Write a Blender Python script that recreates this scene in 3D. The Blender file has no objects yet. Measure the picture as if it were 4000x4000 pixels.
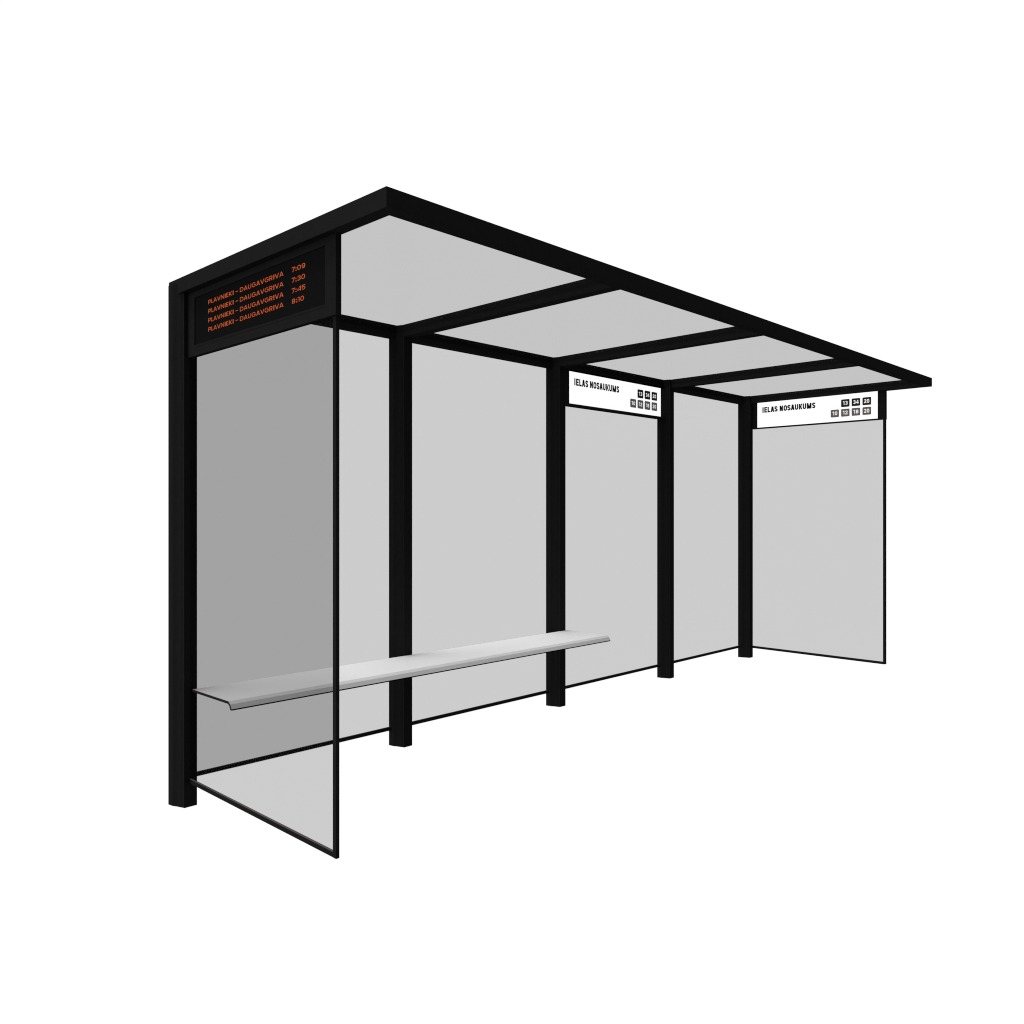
import bpy, bmesh, math
from mathutils import Vector

scene = bpy.context.scene
COL = scene.collection

# ------------------------------------------------------------------ camera
F_PX = 3218.0                       # focal length in pixels of the 4000 px wide picture
YAW = math.radians(44.178)          # viewing direction, measured from the long (x) axis of the shelter
cam_data = bpy.data.cameras.new('camera')
cam_data.sensor_width = 36.0
cam_data.lens = F_PX / 4000.0 * 36.0
cam_data.clip_start = 0.05
cam_data.clip_end = 500.0
cam = bpy.data.objects.new('camera', cam_data)
cam.location = (0.0, 0.0, 1.35)
cam.rotation_euler = (math.radians(90), 0.0, YAW - math.radians(90))
COL.objects.link(cam)
scene.camera = cam

# ------------------------------------------------------------------ world: white surround, darkened below the view to keep undersides dark
world = bpy.data.worlds.new('World')
scene.world = world
world.use_nodes = True
wn, wl = world.node_tree.nodes, world.node_tree.links
wn.clear()
w_out = wn.new('ShaderNodeOutputWorld')
w_bg = wn.new('ShaderNodeBackground')
w_tc = wn.new('ShaderNodeTexCoord')
w_sep = wn.new('ShaderNodeSeparateXYZ')
w_map = wn.new('ShaderNodeMapRange')
w_map.interpolation_type = 'SMOOTHSTEP'
w_map.inputs['From Min'].default_value = -0.78
w_map.inputs['From Max'].default_value = -0.57
w_map.inputs['To Min'].default_value = 0.06
w_map.inputs['To Max'].default_value = 1.0
wl.new(w_tc.outputs['Generated'], w_sep.inputs[0])
wl.new(w_sep.outputs['Z'], w_map.inputs['Value'])
w_dot = wn.new('ShaderNodeVectorMath')             # white behind the shelter; near side dimmed on purpose to darken front faces
w_dot.operation = 'DOT_PRODUCT'
w_dot.inputs[1].default_value = (math.cos(math.radians(78)), math.sin(math.radians(78)), 0.0)
w_side = wn.new('ShaderNodeMapRange')
w_side.interpolation_type = 'SMOOTHSTEP'
w_side.inputs['From Min'].default_value = -0.65
w_side.inputs['From Max'].default_value = 0.12
w_side.inputs['To Min'].default_value = 0.20
w_side.inputs['To Max'].default_value = 1.0
w_mul = wn.new('ShaderNodeMath')
w_mul.operation = 'MULTIPLY'
wl.new(w_tc.outputs['Generated'], w_dot.inputs[0])
wl.new(w_dot.outputs['Value'], w_side.inputs['Value'])
wl.new(w_map.outputs['Result'], w_mul.inputs[0])
wl.new(w_side.outputs['Result'], w_mul.inputs[1])
wl.new(w_mul.outputs[0], w_bg.inputs['Color'])
w_bg.inputs['Strength'].default_value = 0.505
wl.new(w_bg.outputs[0], w_out.inputs['Surface'])

# ------------------------------------------------------------------ one big soft key lamp, high up on the left
sun_data = bpy.data.lights.new('key_light', 'SUN')
sun_data.energy = 3.0
sun_data.angle = math.radians(36)
sun_data.color = (1.0, 1.0, 1.0)
sun = bpy.data.objects.new('key_light', sun_data)
to_light = Vector((-0.14, 0.28, 1.9)).normalized()
sun.rotation_euler = (-to_light).to_track_quat('-Z', 'Y').to_euler()
sun.location = (1.0, 6.0, 9.0)
COL.objects.link(sun)

# ------------------------------------------------------------------ exposure
vs = scene.view_settings
vs.view_transform = 'Standard'
vs.look = 'None'
vs.exposure = 1.0
vs.gamma = 1.0
vs.use_curve_mapping = False
scene.cycles.transparent_max_bounces = 24
scene.cycles.max_bounces = 8
scene.cycles.filter_width = 1.1                   # crisp small lettering
scene.cycles.use_denoising = True
scene.cycles.min_transparent_bounces = 16         # clean glass, no early path ends
scene.cycles.min_light_bounces = 4

# ------------------------------------------------------------------ materials
def material(name):
    m = bpy.data.materials.new(name)
    m.use_nodes = True
    m.node_tree.nodes.clear()
    out = m.node_tree.nodes.new('ShaderNodeOutputMaterial')
    return m, m.node_tree.nodes, m.node_tree.links, out

def paint(name, color, rough=0.55, spec=0.002, vary=0.08, scale=30.0, stretch=(1, 1, 1), emit=0.0):
    """Painted or printed surface: a base colour with a faint procedural unevenness."""
    m, n, l, out = material(name)
    b = n.new('ShaderNodeBsdfDiffuse')
    g = n.new('ShaderNodeBsdfGlossy')
    g.inputs['Roughness'].default_value = rough
    mix = n.new('ShaderNodeMixShader')
    mix.inputs['Fac'].default_value = spec
    tc = n.new('ShaderNodeTexCoord')
    mp = n.new('ShaderNodeMapping')
    mp.inputs['Scale'].default_value = stretch
    no = n.new('ShaderNodeTexNoise')
    no.inputs['Scale'].default_value = scale
    no.inputs['Detail'].default_value = 4.0
    mr = n.new('ShaderNodeMapRange')
    mr.inputs['From Min'].default_value = 0.25
    mr.inputs['From Max'].default_value = 0.75
    mr.inputs['To Min'].default_value = 1.0 - vary
    mr.inputs['To Max'].default_value = 1.0 + vary
    mx = n.new('ShaderNodeVectorMath')
    mx.operation = 'SCALE'
    mx.inputs[0].default_value = color
    l.new(tc.outputs['Object'], mp.inputs[0])
    l.new(mp.outputs[0], no.inputs['Vector'])
    l.new(no.outputs['Fac'], mr.inputs['Value'])
    l.new(mr.outputs['Result'], mx.inputs['Scale'])
    l.new(mx.outputs[0], b.inputs['Color'])
    l.new(b.outputs[0], mix.inputs[1])
    l.new(g.outputs[0], mix.inputs[2])
    top = mix.outputs[0]
    if emit:
        e = n.new('ShaderNodeEmission')
        e.inputs['Color'].default_value = (1, 1, 1, 1)
        e.inputs['Strength'].default_value = emit
        ad = n.new('ShaderNodeAddShader')
        l.new(top, ad.inputs[0])
        l.new(e.outputs[0], ad.inputs[1])
        top = ad.outputs[0]
    l.new(top, out.inputs['Surface'])
    return m

def glass(name, tint, gloss=0.002):
    """Smoked glass pane: the tint is per face, a ray crosses two faces of a pane."""
    m, n, l, out = material(name)
    t = n.new('ShaderNodeBsdfTransparent')
    t.inputs['Color'].default_value = (tint, tint, tint, 1)
    g = n.new('ShaderNodeBsdfGlossy')
    g.inputs['Roughness'].default_value = 0.05
    mix = n.new('ShaderNodeMixShader')
    mix.inputs['Fac'].default_value = gloss
    l.new(t.outputs[0], mix.inputs[1])
    l.new(g.outputs[0], mix.inputs[2])
    l.new(mix.outputs[0], out.inputs['Surface'])
    return m

def light_emitter(name, color, strength):
    m, n, l, out = material(name)
    e = n.new('ShaderNodeEmission')
    e.inputs['Color'].default_value = (*color, 1)
    e.inputs['Strength'].default_value = strength
    l.new(e.outputs[0], out.inputs['Surface'])
    return m

M_BLACK = paint('black_powder_coat', (0.0158, 0.0158, 0.0160), rough=0.5, spec=0.0006)
M_SCREEN = paint('dark_screen', (0.0082, 0.0082, 0.0084), rough=0.4, spec=0.0006, vary=0.2, scale=260.0)
M_LIT_TOP = paint('brown_lit_rail_top', (0.070, 0.061, 0.057), rough=0.7, spec=0.002, vary=0.15, scale=120.0)  # light on the rails' top faces, put into a paler colour
M_SEAT = paint('pale_grey_metal', (0.525, 0.525, 0.525), rough=0.5, spec=0.02, vary=0.012, scale=14.0, stretch=(0.15, 4, 4))
M_ENDCAP = paint('dark_brown_cap', (0.062, 0.049, 0.045), rough=0.7)
M_LIP_SHADE = paint('black_lip_shade', (0.0006, 0.0006, 0.0006), rough=0.8, spec=0.0)  # shade under the seat's front lip, put into near-black colour
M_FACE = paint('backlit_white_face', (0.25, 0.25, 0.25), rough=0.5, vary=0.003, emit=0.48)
M_INK = paint('black_lettering', (0.015, 0.015, 0.0147), rough=0.7)
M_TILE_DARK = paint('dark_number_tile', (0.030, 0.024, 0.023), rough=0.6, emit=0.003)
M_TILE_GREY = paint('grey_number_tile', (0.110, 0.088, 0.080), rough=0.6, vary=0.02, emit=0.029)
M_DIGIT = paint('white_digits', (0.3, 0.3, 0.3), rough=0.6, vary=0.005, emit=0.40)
M_LED = light_emitter('orange_lit_letters', (0.62, 0.112, 0.036), 0.45)
M_PANE = glass('smoked_glass', 0.7755)
M_ROOF = glass('smoked_roof_glass', 0.742)

# ------------------------------------------------------------------ mesh helpers
def add_box(bm, x0, x1, y0, y1, z0, z1):
    v = [bm.verts.new(p) for p in ((x0, y0, z0), (x1, y0, z0), (x1, y1, z0), (x0, y1, z0),
                                   (x0, y0, z1), (x1, y0, z1), (x1, y1, z1), (x0, y1, z1))]
    for f in ((3, 2, 1, 0), (4, 5, 6, 7), (0, 1, 5, 4), (1, 2, 6, 5), (2, 3, 7, 6), (3, 0, 4, 7)):
        bm.faces.new([v[i] for i in f])
    return v

def add_prism(bm, pts, a, b, at):
    """Extrude the outline pts between the depths a and b; at(p, d) gives the point in space."""
    lo = [bm.verts.new(at(p, a)) for p in pts]
    hi = [bm.verts.new(at(p, b)) for p in pts]
    bm.faces.new(list(reversed(lo)))
    bm.faces.new(hi)
    k = len(pts)
    for i in range(k):
        j = (i + 1) % k
        bm.faces.new((lo[i], lo[j], hi[j], hi[i]))

def build(name, bm, mat, parent=None):
    bmesh.ops.recalc_face_normals(bm, faces=bm.faces[:])
    if parent is not None:                       # shapes are given in world space; store them relative to their thing
        p = parent
        off = Vector((0, 0, 0))
        while p is not None:
            off += p.location
            p = p.parent
        bmesh.ops.translate(bm, verts=bm.verts[:], vec=-off)
    me = bpy.data.meshes.new(name)
    bm.to_mesh(me)
    bm.free()
    me.materials.append(mat)
    o = bpy.data.objects.new(name, me)
    COL.objects.link(o)
    o.parent = parent
    return o

def box(name, mat, parent, *b):
    bm = bmesh.new()
    add_box(bm, *b)
    return build(name, bm, mat, parent)

def thing(name, label, category, loc, group=None):
    o = bpy.data.objects.new(name, None)
    o.empty_display_size = 0.2
    o.location = loc
    COL.objects.link(o)
    o['label'] = label
    o['category'] = category
    if group:
        o['group'] = group
    return o

# ------------------------------------------------------------------ lettering: strokes of a plain sans serif, drawn glyph by glyph
def arc(cx, cy, rx, ry, a0, a1, n=10):
    return [(cx + rx * math.cos(math.radians(a0 + (a1 - a0) * i / n)),
             cy + ry * math.sin(math.radians(a0 + (a1 - a0) * i / n))) for i in range(n + 1)]

def glyph(ch, w, h, t, geo):
    """Strokes of one character in a w x h box with stem width t. geo: round bowls, else narrow straight-sided ones.
    ('s', points, closed) is a stroke along a centre line, ('p', points) a filled outline."""
    e = t / 2
    r = h / 2 - e if geo else min(w / 2 - e, h / 2 - e)      # height of a bowl's curve
    rx = w / 2 - e
    P, S = [], []
    rect = lambda x0, x1, y0, y1: P.append([(x0, y0), (x1, y0), (x1, y1), (x0, y1)])
    dia = lambda xb, xt, tw, y0=0.0, y1=h: P.append([(xb, y0), (xb + tw, y0), (xt + tw, y1), (xt, y1)])
    st = lambda pts, closed=False: S.append((pts, closed))
    if ch == 'I':
        rect(0, w, 0, h)
    elif ch == '-':
        rect(0, w, h * 0.41, h * 0.41 + t)
    elif ch == 'L':
        rect(0, t, 0, h); rect(t * 0.9, w, 0, t)
    elif ch == 'E':
        rect(0, t, 0, h)
        for y, k in ((0, 1), (h / 2 - e, 0.92), (h - t, 1)):
            rect(t * 0.9, w * k, y, y + t)
    elif ch in 'PR':
        rect(0, t, 0, h)
        m = h * 0.40 if ch == 'P' else h * 0.44
        q = (h - e - m) / 2
        qx = min(q * 1.1, w * 0.5)
        st([(t * 0.6, h - e)] + arc(w - e - qx, h - e - q, qx, q, 90, -90) + [(t * 0.6, m)])
        if ch == 'R':
            dia(w - t * 1.15, w * 0.40, t * 1.15, 0, m + e * 0.5)
    elif ch == 'D':
        rect(0, t, 0, h)
        qx = min(w - t, h / 2 - e)
        st([(t * 0.6, h - e)] + arc(w - e - qx, h / 2, qx, h / 2 - e, 90, -90, 14) + [(t * 0.6, e)])
    elif ch in 'AV':
        tw = t * 1.08
        top = w / 2 - tw * 0.62
        if ch == 'A':
            dia(0, top, tw); dia(w - tw, w - top - tw, tw)
            k = h * 0.20
            s = top * k / h
            rect(s + tw * 0.6, w - s - tw * 0.6, k, k + t * 0.9)
        else:
            dia(top, 0, tw); dia(w - top - tw, w - tw, tw)
    elif ch == 'N':
        rect(0, t, 0, h); rect(w - t, w, 0, h); dia(w - t * 1.15, 0, t * 1.15)
    elif ch == 'M':
        rect(0, t, 0, h); rect(w - t, w, 0, h)
        dia(w / 2 - t * 0.55, 0, t * 1.1); dia(w / 2 - t * 0.55, w - t * 1.1, t * 1.1)
    elif ch == 'K':
        rect(0, t, 0, h)
        P.append([(t * 0.8, h * 0.34), (t * 1.5, h * 0.30), (w, h), (w - t * 1.25, h)])
        P.append([(w - t * 1.2, 0), (w, 0), (t * 1.75, h * 0.62), (t * 1.0, h * 0.50)])
    elif ch == 'U':
        q = rx if geo else r
        st([(e, h)] + arc(w / 2, e + q, rx, q, 180, 360, 14) + [(w - e, h)])
    elif ch in 'O0':
        st(arc(w / 2, h - e - r, rx, r, 0, 180, 14) + arc(w / 2, e + r, rx, r, 180, 360, 14), True)
    elif ch == 'G':
        st(arc(w / 2, h / 2, rx, h / 2 - e, 42, 360, 26))
        rect(w * 0.52, w - e * 0.3, h / 2 - t * 0.55, h / 2 + t * 0.4)
    elif ch == 'S':
        q = (h - t) / 4
        st(arc(w / 2, h - e - q * 1.0, rx, q, 5, 180, 12)[:-1]
           + [(e, h - e - q * 1.15), (e + rx * 0.25, h * 0.60), (w - e - rx * 0.25, h * 0.40), (w - e, e + q * 1.15)]
           + arc(w / 2, e + q, rx, q, 0, -175, 12)[1:])
    elif ch == '1':
        rect(w - t, w, 0, h)
        P.append([(0, h * 0.74), (w - t * 0.9, h * 0.80), (w - t * 0.9, h), (w - t * 1.1, h), (0, h * 0.89)] if not geo
                 else [(0, h - t), (w - t * 0.9, h - t), (w - t * 0.9, h), (0, h)])
    elif ch == '2':
        q = min(rx, h * 0.27)
        st(arc(w / 2, h - e - q, rx, q, 175, 0, 12) + [(w - e, h * 0.62), (e * 1.1, t * 0.7)])
        rect(0, w, 0, t)
    elif ch == '3':
        q = (h - t) / 4
        st(arc(w / 2, h - e - q, rx * 0.94, q, 165, -90, 14) + [(w * 0.38, h / 2)])
        st([(w * 0.38, h / 2)] + arc(w / 2, e + q, rx, q, 90, -165, 14))
    elif ch == '4':
        x = w - t * 1.55
        rect(x, x + t, 0, h)
        rect(0, w, h * 0.20, h * 0.20 + t)
        P.append([(0, h * 0.24), (t * 1.0, h * 0.30), (x + t * 0.5, h * 0.92), (x + t * 0.5, h), (x, h)])
    elif ch == '5':
        rect(0, w * 0.94, h - t, h)
        rect(0, t, h * 0.44, h)
        q = h * 0.31 - e * 0.6
        st([(e * 0.6, h * 0.50)] + arc(w / 2, e + q, rx, q, 112, -160, 16))
    elif ch == '7':
        rect(0, w, h - t, h); dia(w * 0.22, w - t * 1.1, t * 1.1)
    elif ch == '8':
        q = (h - t) / 4
        st(arc(w / 2, h - e - q, rx * 0.92, q, 0, 360, 20)[:-1], True)
        st(arc(w / 2, e + q, rx, q, 0, 360, 20)[:-1], True)
    elif ch == '9':
        q = h * 0.30 - e * 0.5
        st(arc(w / 2, h - e - q, rx, q, 0, 360, 20)[:-1], True)
        st([(w - e, h - e - q)] + [(w - e, h * 0.36)] + arc(w / 2, h * 0.33, rx, h * 0.33 - e, 0, -150, 12))
    elif ch == ':':
        for y in (w / 2, h * 0.62):
            P.append(arc(w / 2, y, w / 2, w / 2, 0, 342, 19))
    return P, S

def ribbon(pts, t, closed):
    """Left and right border of a stroke with mitred joins."""
    k = len(pts)
    L, R = [], []
    for i in range(k):
        p = Vector(pts[i])
        a = Vector(pts[(i - 1) % k]) if (closed or i > 0) else None
        b = Vector(pts[(i + 1) % k]) if (closed or i < k - 1) else None
        d0 = (p - a).normalized() if a is not None and (p - a).length > 1e-9 else None
        d1 = (b - p).normalized() if b is not None and (b - p).length > 1e-9 else None
        d0 = d0 or d1
        d1 = d1 or d0
        n0, n1 = Vector((-d0.y, d0.x)), Vector((-d1.y, d1.x))
        m = (n0 + n1)
        m = m.normalized() if m.length > 1e-6 else n0
        s = min(t / 2 / max(0.35, m.dot(n0)), t)
        L.append(p + m * s)
        R.append(p - m * s)
    return L, R

def add_text(bm, glyphs, base, h, t, place, geo, stretch=1.0, lift=0.0008, grow=0.0):
    """glyphs: (character, start, end) along the line; place(s, z, depth) gives the point in space."""
    for ch, s0, s1 in glyphs:
        s0, s1 = s0 - grow, s1 + grow
        P, S = glyph(ch, (s1 - s0) / stretch, h, t, geo)
        d = lift
        def pt(p):
            return bm.verts.new(place(s0 + p[0] * stretch, base + p[1], d))
        for poly in P:
            bm.faces.new([pt(p) for p in poly])
            d += 0.00012
        for pts, closed in S:
            L, R = ribbon(pts, t, closed)
            vl, vr = [pt(p) for p in L], [pt(p) for p in R]
            k = len(pts)
            for i in range(k if closed else k - 1):
                j = (i + 1) % k
                bm.faces.new((vl[i], vl[j], vr[j], vr[i]))
            d += 0.00012

ROUTE = [('P', -0.0005, 0.0251), ('L', 0.0292, 0.0474), ('A', 0.049, 0.0807), ('V', 0.0831, 0.1148), ('N', 0.1183, 0.1476), ('I', 0.1542, 0.161), ('E', 0.168, 0.187), ('K', 0.1937, 0.2193), ('I', 0.2255, 0.2327), ('-', 0.2504, 0.2712), ('D', 0.2887, 0.3187), ('A', 0.3225, 0.3529), ('U', 0.3582, 0.3842), ('G', 0.3898, 0.4227), ('A', 0.4266, 0.4561), ('V', 0.4594, 0.4909), ('G', 0.4944, 0.5268), ('R', 0.5316, 0.5557), ('I', 0.5629, 0.5696), ('V', 0.5746, 0.6047), ('A', 0.6083, 0.6392)]
TIMES = [[('7', 0.6995, 0.7241), (':', 0.7273, 0.7355), ('0', 0.7402, 0.7664), ('9', 0.7718, 0.7957)], [('7', 0.6995, 0.7241), (':', 0.7273, 0.7355), ('3', 0.7402, 0.7642), ('0', 0.7693, 0.7951)], [('7', 0.6995, 0.7241), (':', 0.7273, 0.7355), ('4', 0.7402, 0.768), ('5', 0.7731, 0.7972)], [('8', 0.7014, 0.726), (':', 0.7312, 0.7404), ('1', 0.7439, 0.7558), ('0', 0.7621, 0.788)]]
NAME_BACK = [('I', 0.0569, 0.0671), ('E', 0.0761, 0.105), ('L', 0.1119, 0.1382), ('A', 0.1437, 0.1768), ('S', 0.1826, 0.2132), ('N', 0.2352, 0.2682), ('O', 0.2762, 0.3078), ('S', 0.3135, 0.345), ('A', 0.3489, 0.3829), ('U', 0.3889, 0.4201), ('K', 0.4281, 0.4614), ('U', 0.4664, 0.4994), ('M', 0.5069, 0.5497), ('S', 0.557, 0.5884)]
NAME_SIDE = [('I', 0.0517, 0.0615), ('E', 0.0702, 0.0966), ('L', 0.1026, 0.1277), ('A', 0.1331, 0.1651), ('S', 0.1688, 0.1981), ('N', 0.2194, 0.2495), ('O', 0.2576, 0.2878), ('S', 0.2922, 0.3219), ('A', 0.3266, 0.3575), ('U', 0.3635, 0.3933), ('K', 0.4009, 0.4311), ('U', 0.4365, 0.4665), ('M', 0.4745, 0.5143), ('S', 0.5212, 0.5502)]
TILES_BACK = [('13', 0.8294, 0.9061, 0.8449, 0.8605, 0.8678, 0.89), ('34', 0.9257, 1.0016, 0.9394, 0.9605, 0.9638, 0.9875), ('20', 1.0216, 1.0976, 1.0355, 1.0567, 1.0616, 1.0818), ('10', 0.7333, 0.8099, 0.7489, 0.7646, 0.7723, 0.794), ('12', 0.8294, 0.9061, 0.8449, 0.8605, 0.8678, 0.8904), ('18', 0.9257, 1.0016, 0.9415, 0.9573, 0.9632, 0.9858), ('20', 1.0216, 1.0976, 1.0355, 1.0567, 1.0616, 1.0818)]
TILES_SIDE = [('13', 0.7776, 0.8496, 0.7931, 0.8063, 0.8134, 0.834), ('34', 0.8677, 0.9395, 0.8811, 0.9014, 0.9042, 0.9269), ('20', 0.9583, 1.0299, 0.972, 0.991, 0.9953, 1.0151), ('10', 0.6875, 0.7591, 0.7023, 0.7171, 0.7239, 0.7445), ('12', 0.7776, 0.8496, 0.7928, 0.8057, 0.8134, 0.834), ('18', 0.8677, 0.9395, 0.8828, 0.897, 0.9042, 0.925), ('20', 0.9583, 1.0299, 0.972, 0.991, 0.9953, 1.0151)]

# ------------------------------------------------------------------ the shelter
Z_BEAM, Z_TOP = 2.3566, 2.4247
Y_FRONT, Y_POST = 2.1897, 3.734
POST_X = (1.6715, 2.954, 4.3174, 5.677, 6.9966)
shelter = thing('bus_shelter', 'black framed bus shelter with smoked glass walls and a flat glazed roof', 'bus shelter', (4.37, 3.0, 0.0))

# posts: narrow in front, flaring towards the back
PROFILE = [(0, 0), (0, 0.010), (-0.005, 0.020), (-0.012, 0.042), (-0.024, 0.067), (-0.029, 0.102)]
for i, px in enumerate(POST_X):
    w = 0.0617 if i == 0 else 0.0605
    outline = PROFILE + [(w - a, b) for a, b in reversed(PROFILE)]
    bm = bmesh.new()
    z0, z1 = (-0.017, 2.407) if i == 0 else (0.0, 2.4238)
    add_prism(bm, outline, z0, z1, lambda p, d: (px + p[0], Y_POST + p[1], d))
    build('post', bm, M_BLACK, shelter)

# roof: fascia along the front, a rail at either end, a beam along the back
bm = bmesh.new()
add_box(bm, 1.6593, 7.0896, Y_FRONT, 2.2472, Z_BEAM, Z_TOP)
v = add_box(bm, 1.6594, 1.7148, 2.2472, 3.870, Z_BEAM, Z_TOP)
for k in (2, 3):
    v[k].co.z += 0.0066
for k in (6, 7):
    v[k].co.z += 0.0070
add_box(bm, 7.0180, 7.0895, 2.2472, 3.853, Z_BEAM + 0.0003, Z_TOP - 0.0002)
add_box(bm, 1.7060, 7.0260, 3.788, 3.850, Z_BEAM - 0.0004, Z_TOP + 0.0010)
roof = build('roof_frame', bm, M_BLACK, shelter)
BEAMS = ((2.9552, 3.0180), (4.3160, 4.3750), (5.6920, 5.7480))
for x0, x1 in BEAMS:
    box('cross_beam', M_BLACK, roof, x0, x1, 2.2470, 3.7335, Z_BEAM + 0.0002, Z_TOP - 0.0004)
edges = [1.7148] + [x for b in BEAMS for x in b] + [7.0180]
for k in range(4):
    box('roof_pane', M_ROOF, roof, edges[2 * k] - 0.006, edges[2 * k + 1] + 0.006, 2.2400, 3.7950, 2.3800, 2.3860)

# back wall: four panes with a rail along the foot
for k in range(4):
    x0 = POST_X[k] + 0.071
    x1 = POST_X[k + 1] - 0.010
    pane = box('back_pane', M_PANE, shelter, x0, x1, 3.8215, 3.8265, 0.0862, 2.3600)
    box('bottom_rail', M_BLACK, pane, x0 - 0.002, x1 + 0.002, 3.8195, 3.8285, 0.0885, 0.1085)
    box('lit_rail_top', M_LIT_TOP, pane, x0 - 0.001, x1 + 0.001, 3.8200, 3.8280, 0.1085, 0.1092)  # thin paler layer painting the rail's lit top face

# end walls
pane = box('side_pane', M_PANE, shelter, 1.7005, 1.7055, 2.5560, 3.7330, 0.1000, 2.0700)
box('bottom_rail', M_BLACK, pane, 1.6968, 1.7075, 2.5580, 3.7338, 0.0925, 0.1120)
box('lit_rail_top', M_LIT_TOP, pane, 1.6972, 1.7071, 2.5582, 3.7336, 0.1120, 0.1129)  # lit top of the rail, painted as a thin layer
box('edge_rail', M_BLACK, pane, 1.6967, 1.7109, 2.5377, 2.5586, 0.0919, 2.0660)
pane = box('side_pane', M_PANE, shelter, 7.0435, 7.0485, 2.5500, 3.7330, 0.0950, 2.1220)
box('bottom_rail', M_BLACK, pane, 7.0397, 7.0520, 2.5525, 3.7338, 0.0880, 0.1070)
box('lit_rail_top', M_LIT_TOP, pane, 7.0402, 7.0515, 2.5527, 3.7336, 0.1070, 0.1079)  # same painted light on top of this rail
box('edge_rail', M_BLACK, pane, 7.0396, 7.0700, 2.5371, 2.5530, 0.0890, 2.1180)

# ------------------------------------------------------------------ the bench on the back posts
bench = thing('bench', 'long pale grey metal bench with a rolled front edge fixed to the back posts', 'bench', (3.05, 3.55, 0.49))
SEAT = [(3.7336, 0.5255), (3.3824, 0.5262), (3.3667, 0.5148), (3.3552, 0.4956), (3.3600, 0.4940),
        (3.3680, 0.5020), (3.3740, 0.5100), (3.3830, 0.5153), (3.7336, 0.5146)]
bm = bmesh.new()
add_prism(bm, SEAT, 1.7110, 4.3940, lambda p, d: (d, p[0], p[1]))
build('seat', bm, M_SEAT, bench)
for x0, x1 in ((1.7090, 1.7110),):
    bm = bmesh.new()
    add_prism(bm, [(3.7335, 0.5254), (3.3825, 0.5261), (3.3668, 0.5147), (3.3552, 0.4955), (3.3552, 0.4907), (3.3645, 0.4925),
                   (3.3672, 0.5010), (3.3730, 0.5090), (3.3830, 0.5152), (3.7335, 0.5145)], x0, x1, lambda p, d: (d, p[0], p[1]))
    o = build('end_cap', bm, M_ENDCAP, bench)
bm = bmesh.new()
add_prism(bm, [(3.3551, 0.4954), (3.3551, 0.4897), (3.3640, 0.4915), (3.3640, 0.4975)], 1.7112, 4.3938, lambda p, d: (d, p[0], p[1]))
build('lip_shade', bm, M_LIP_SHADE, bench)  # black piece painting the shade on the lip's underside

# ------------------------------------------------------------------ departure display over the near end wall
def ring(bm, outer, inner, d_out, d_in, place):
    """Picture frame: outer and inner rectangle (s0, s1, z0, z1) at two depths."""
    corners = lambda r: ((r[0], r[2]), (r[1], r[2]), (r[1], r[3]), (r[0], r[3]))
    a = [bm.verts.new(place(s, z, d_out)) for s, z in corners(outer)]
    b = [bm.verts.new(place(s, z, d_in)) for s, z in corners(inner)]
    for i in range(4):
        j = (i + 1) % 4
        bm.faces.new((a[i], a[j], b[j], b[i]))
    return a, b

display = thing('departure_display', 'black departure display with four rows of orange text on the near glass end wall', 'display board', (1.70, 3.13, 2.0635))
XD = 1.6890
dplace = lambda s, z, d: (XD - d, 3.535 - s, z)               # s runs along the text, d towards the reader
bm = bmesh.new()
outer = (3.535 - 3.7337, 3.535 - 2.5280, 2.0635, 2.3575)
hole = (3.535 - 3.6655, 3.535 - 2.5972, 2.1018, 2.3287)
a, b = ring(bm, outer, hole, 0.0, 0.0, dplace)
c = [bm.verts.new(dplace(s, z, -0.006)) for s, z in ((hole[0], hole[2]), (hole[1], hole[2]), (hole[1], hole[3]), (hole[0], hole[3]))]
for i in range(4):
    j = (i + 1) % 4
    bm.faces.new((b[i], b[j], c[j], c[i]))
bm.faces.new(c)
e = [bm.verts.new(dplace(s, z, -0.0238)) for s, z in ((outer[0], outer[2]), (outer[1], outer[2]), (outer[1], outer[3]), (outer[0], outer[3]))]
for i in range(4):
    j = (i + 1) % 4
    bm.faces.new((a[i], a[j], e[j], e[i]))
bm.faces.new(e)
build('housing', bm, M_BLACK, display)
box('ledge', M_BLACK, display, XD - 0.0006, XD + 0.0050, 2.5974, 3.6653, 2.1022, 2.1122)
screen = box('screen', M_SCREEN, display, XD + 0.0040, XD + 0.0058, 2.5976, 3.6651, 2.1020, 2.3285)
for k, times in enumerate(TIMES):
    for name, text in (('route_text', ROUTE), ('time_text', times)):
        bm = bmesh.new()
        add_text(bm, text, 2.2767 - 0.04075 * k, 0.0186, 0.0026, lambda s, z, d: (XD + 0.0040 - d, 3.533 - s, z), True, 1.85)
        build(name, bm, M_LED, screen)

# ------------------------------------------------------------------ the two street name signs
def rounded(s0, s1, z0, z1, r):
    out = []
    for cx, cz, a in ((s1 - r, z1 - r, 0), (s0 + r, z1 - r, 90), (s0 + r, z0 + r, 180), (s1 - r, z0 + r, 270)):
        out += arc(cx, cz, r, r, a, a + 90, 5)
    return out

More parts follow.
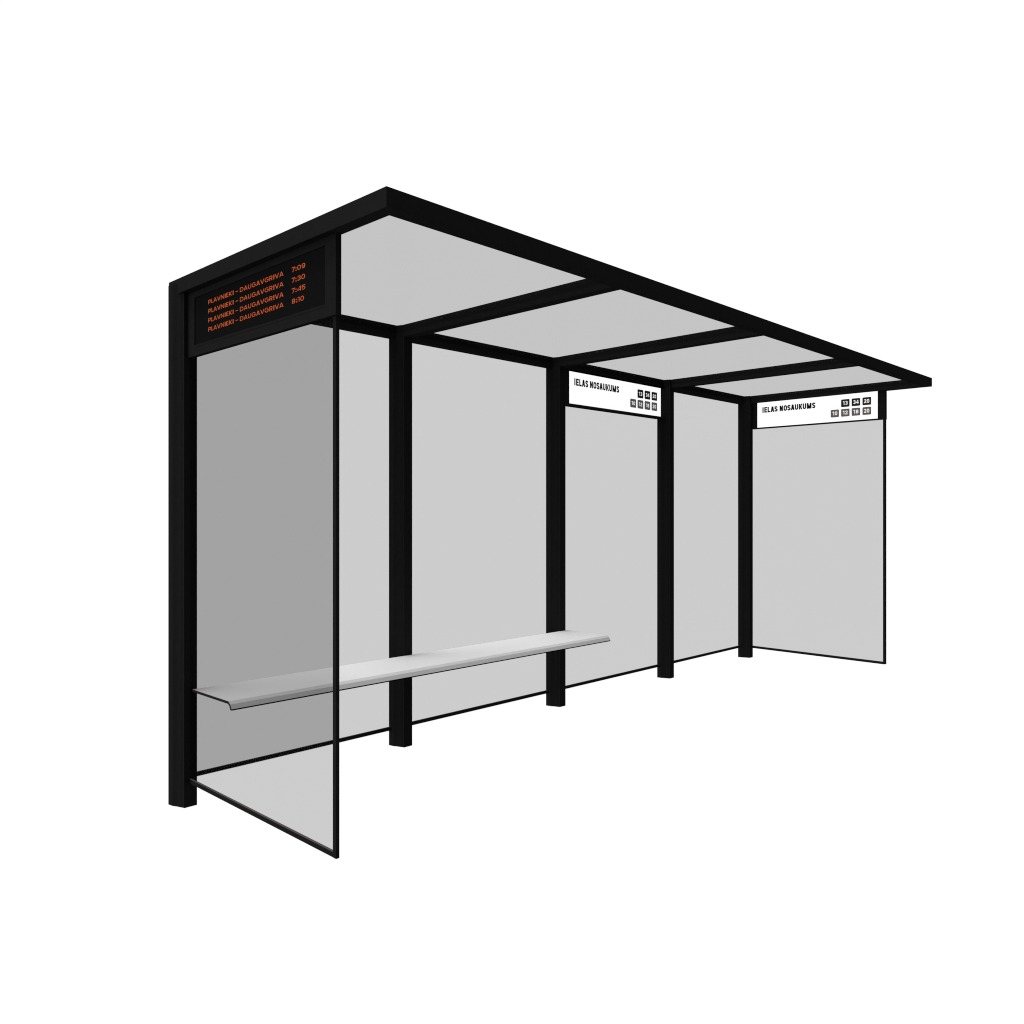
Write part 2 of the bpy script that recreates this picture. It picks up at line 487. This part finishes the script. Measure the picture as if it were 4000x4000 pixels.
def street_sign(label, loc, place, outer, inner, depth, back, name, base, cap, stem, tiles, rows):
    t = thing('street_sign', label, 'sign', loc, 'street name signs of the shelter')
    bm = bmesh.new()
    a, b = ring(bm, outer, inner, 0.0, -depth, place)
    c = [bm.verts.new(place(s, z, -depth - 0.004)) for s, z in ((inner[0], inner[2]), (inner[1], inner[2]), (inner[1], inner[3]), (inner[0], inner[3]))]
    e = [bm.verts.new(place(s, z, -back)) for s, z in ((outer[0], outer[2]), (outer[1], outer[2]), (outer[1], outer[3]), (outer[0], outer[3]))]
    for i in range(4):
        j = (i + 1) % 4
        bm.faces.new((b[i], b[j], c[j], c[i]))
        bm.faces.new((a[i], a[j], e[j], e[i]))
    bm.faces.new(c)
    bm.faces.new(e)
    build('housing', bm, M_BLACK, t)
    bm = bmesh.new()
    add_prism(bm, [(inner[0], inner[2]), (inner[1], inner[2]), (inner[1], inner[3]), (inner[0], inner[3])], -depth - 0.0035, -depth - 0.0002,
              lambda p, d: place(p[0], p[1], d))
    face = build('sign_face', bm, M_FACE, t)
    bm = bmesh.new()
    add_text(bm, name, base, cap, stem, lambda s, z, d: place(s, z, d - depth), False, grow=0.0012)
    build('lettering', bm, M_INK, face)
    for k, (num, s0, s1, a0, a1, b0, b1) in enumerate(tiles):
        z0, z1, g0, g1 = rows[0] if k < 3 else rows[1]
        bm = bmesh.new()
        add_prism(bm, rounded(s0, s1, z0, z1, 0.0075), -depth - 0.0001, -depth + 0.0008, lambda p, d: place(p[0], p[1], d))
        tile = build('number_tile', bm, M_TILE_DARK if k < 3 else M_TILE_GREY, t)
        tile['label'] = ('black' if k < 3 else 'grey') + ' route number tile reading ' + num
        bm = bmesh.new()
        add_text(bm, [(num[0], a0, a1), (num[1], b0, b1)], g0, g1 - g0, 0.0056, lambda s, z, d: place(s, z, d - depth + 0.0008), False, lift=0.0005)
        build('digits', bm, M_DIGIT, tile)
    return t

# between the third and fourth post, facing the road
YB = 3.765
street_sign('white street name sign under the back beam, between the third and fourth posts', (5.03, 3.80, 2.112),
            lambda s, z, d: (4.5 + s, YB - d, z),
            (4.3790 - 4.5, 5.6745 - 4.5, 2.1120, 2.3562), (4.5 - 4.5 + 0.0005, 5.6510 - 4.5, 2.1262, 2.3562), 0.0385, 0.101,
            NAME_BACK, 2.2602, 0.0508, 0.0122, TILES_BACK,
            ((2.2482, 2.3150, 2.2672, 2.2966), (2.1656, 2.2322, 2.1846, 2.2140)))
# on the far end wall, facing inwards
XE = 7.0397
street_sign('white street name sign on the far end wall, above its glass pane', (7.06, 3.13, 2.1190),
            lambda s, z, d: (XE - d, 3.68 - s, z),
            (3.68 - 3.7337, 3.68 - 2.5376, 2.1190, 2.3568), (0.0, 3.68 - 2.5965, 2.1292, 2.3568), 0.002, 0.0425,
            NAME_SIDE, 2.2618, 0.0508, 0.0122, TILES_SIDE,
            ((2.2492, 2.3147, 2.2671, 2.2990), (2.1672, 2.2328, 2.1850, 2.2169)))
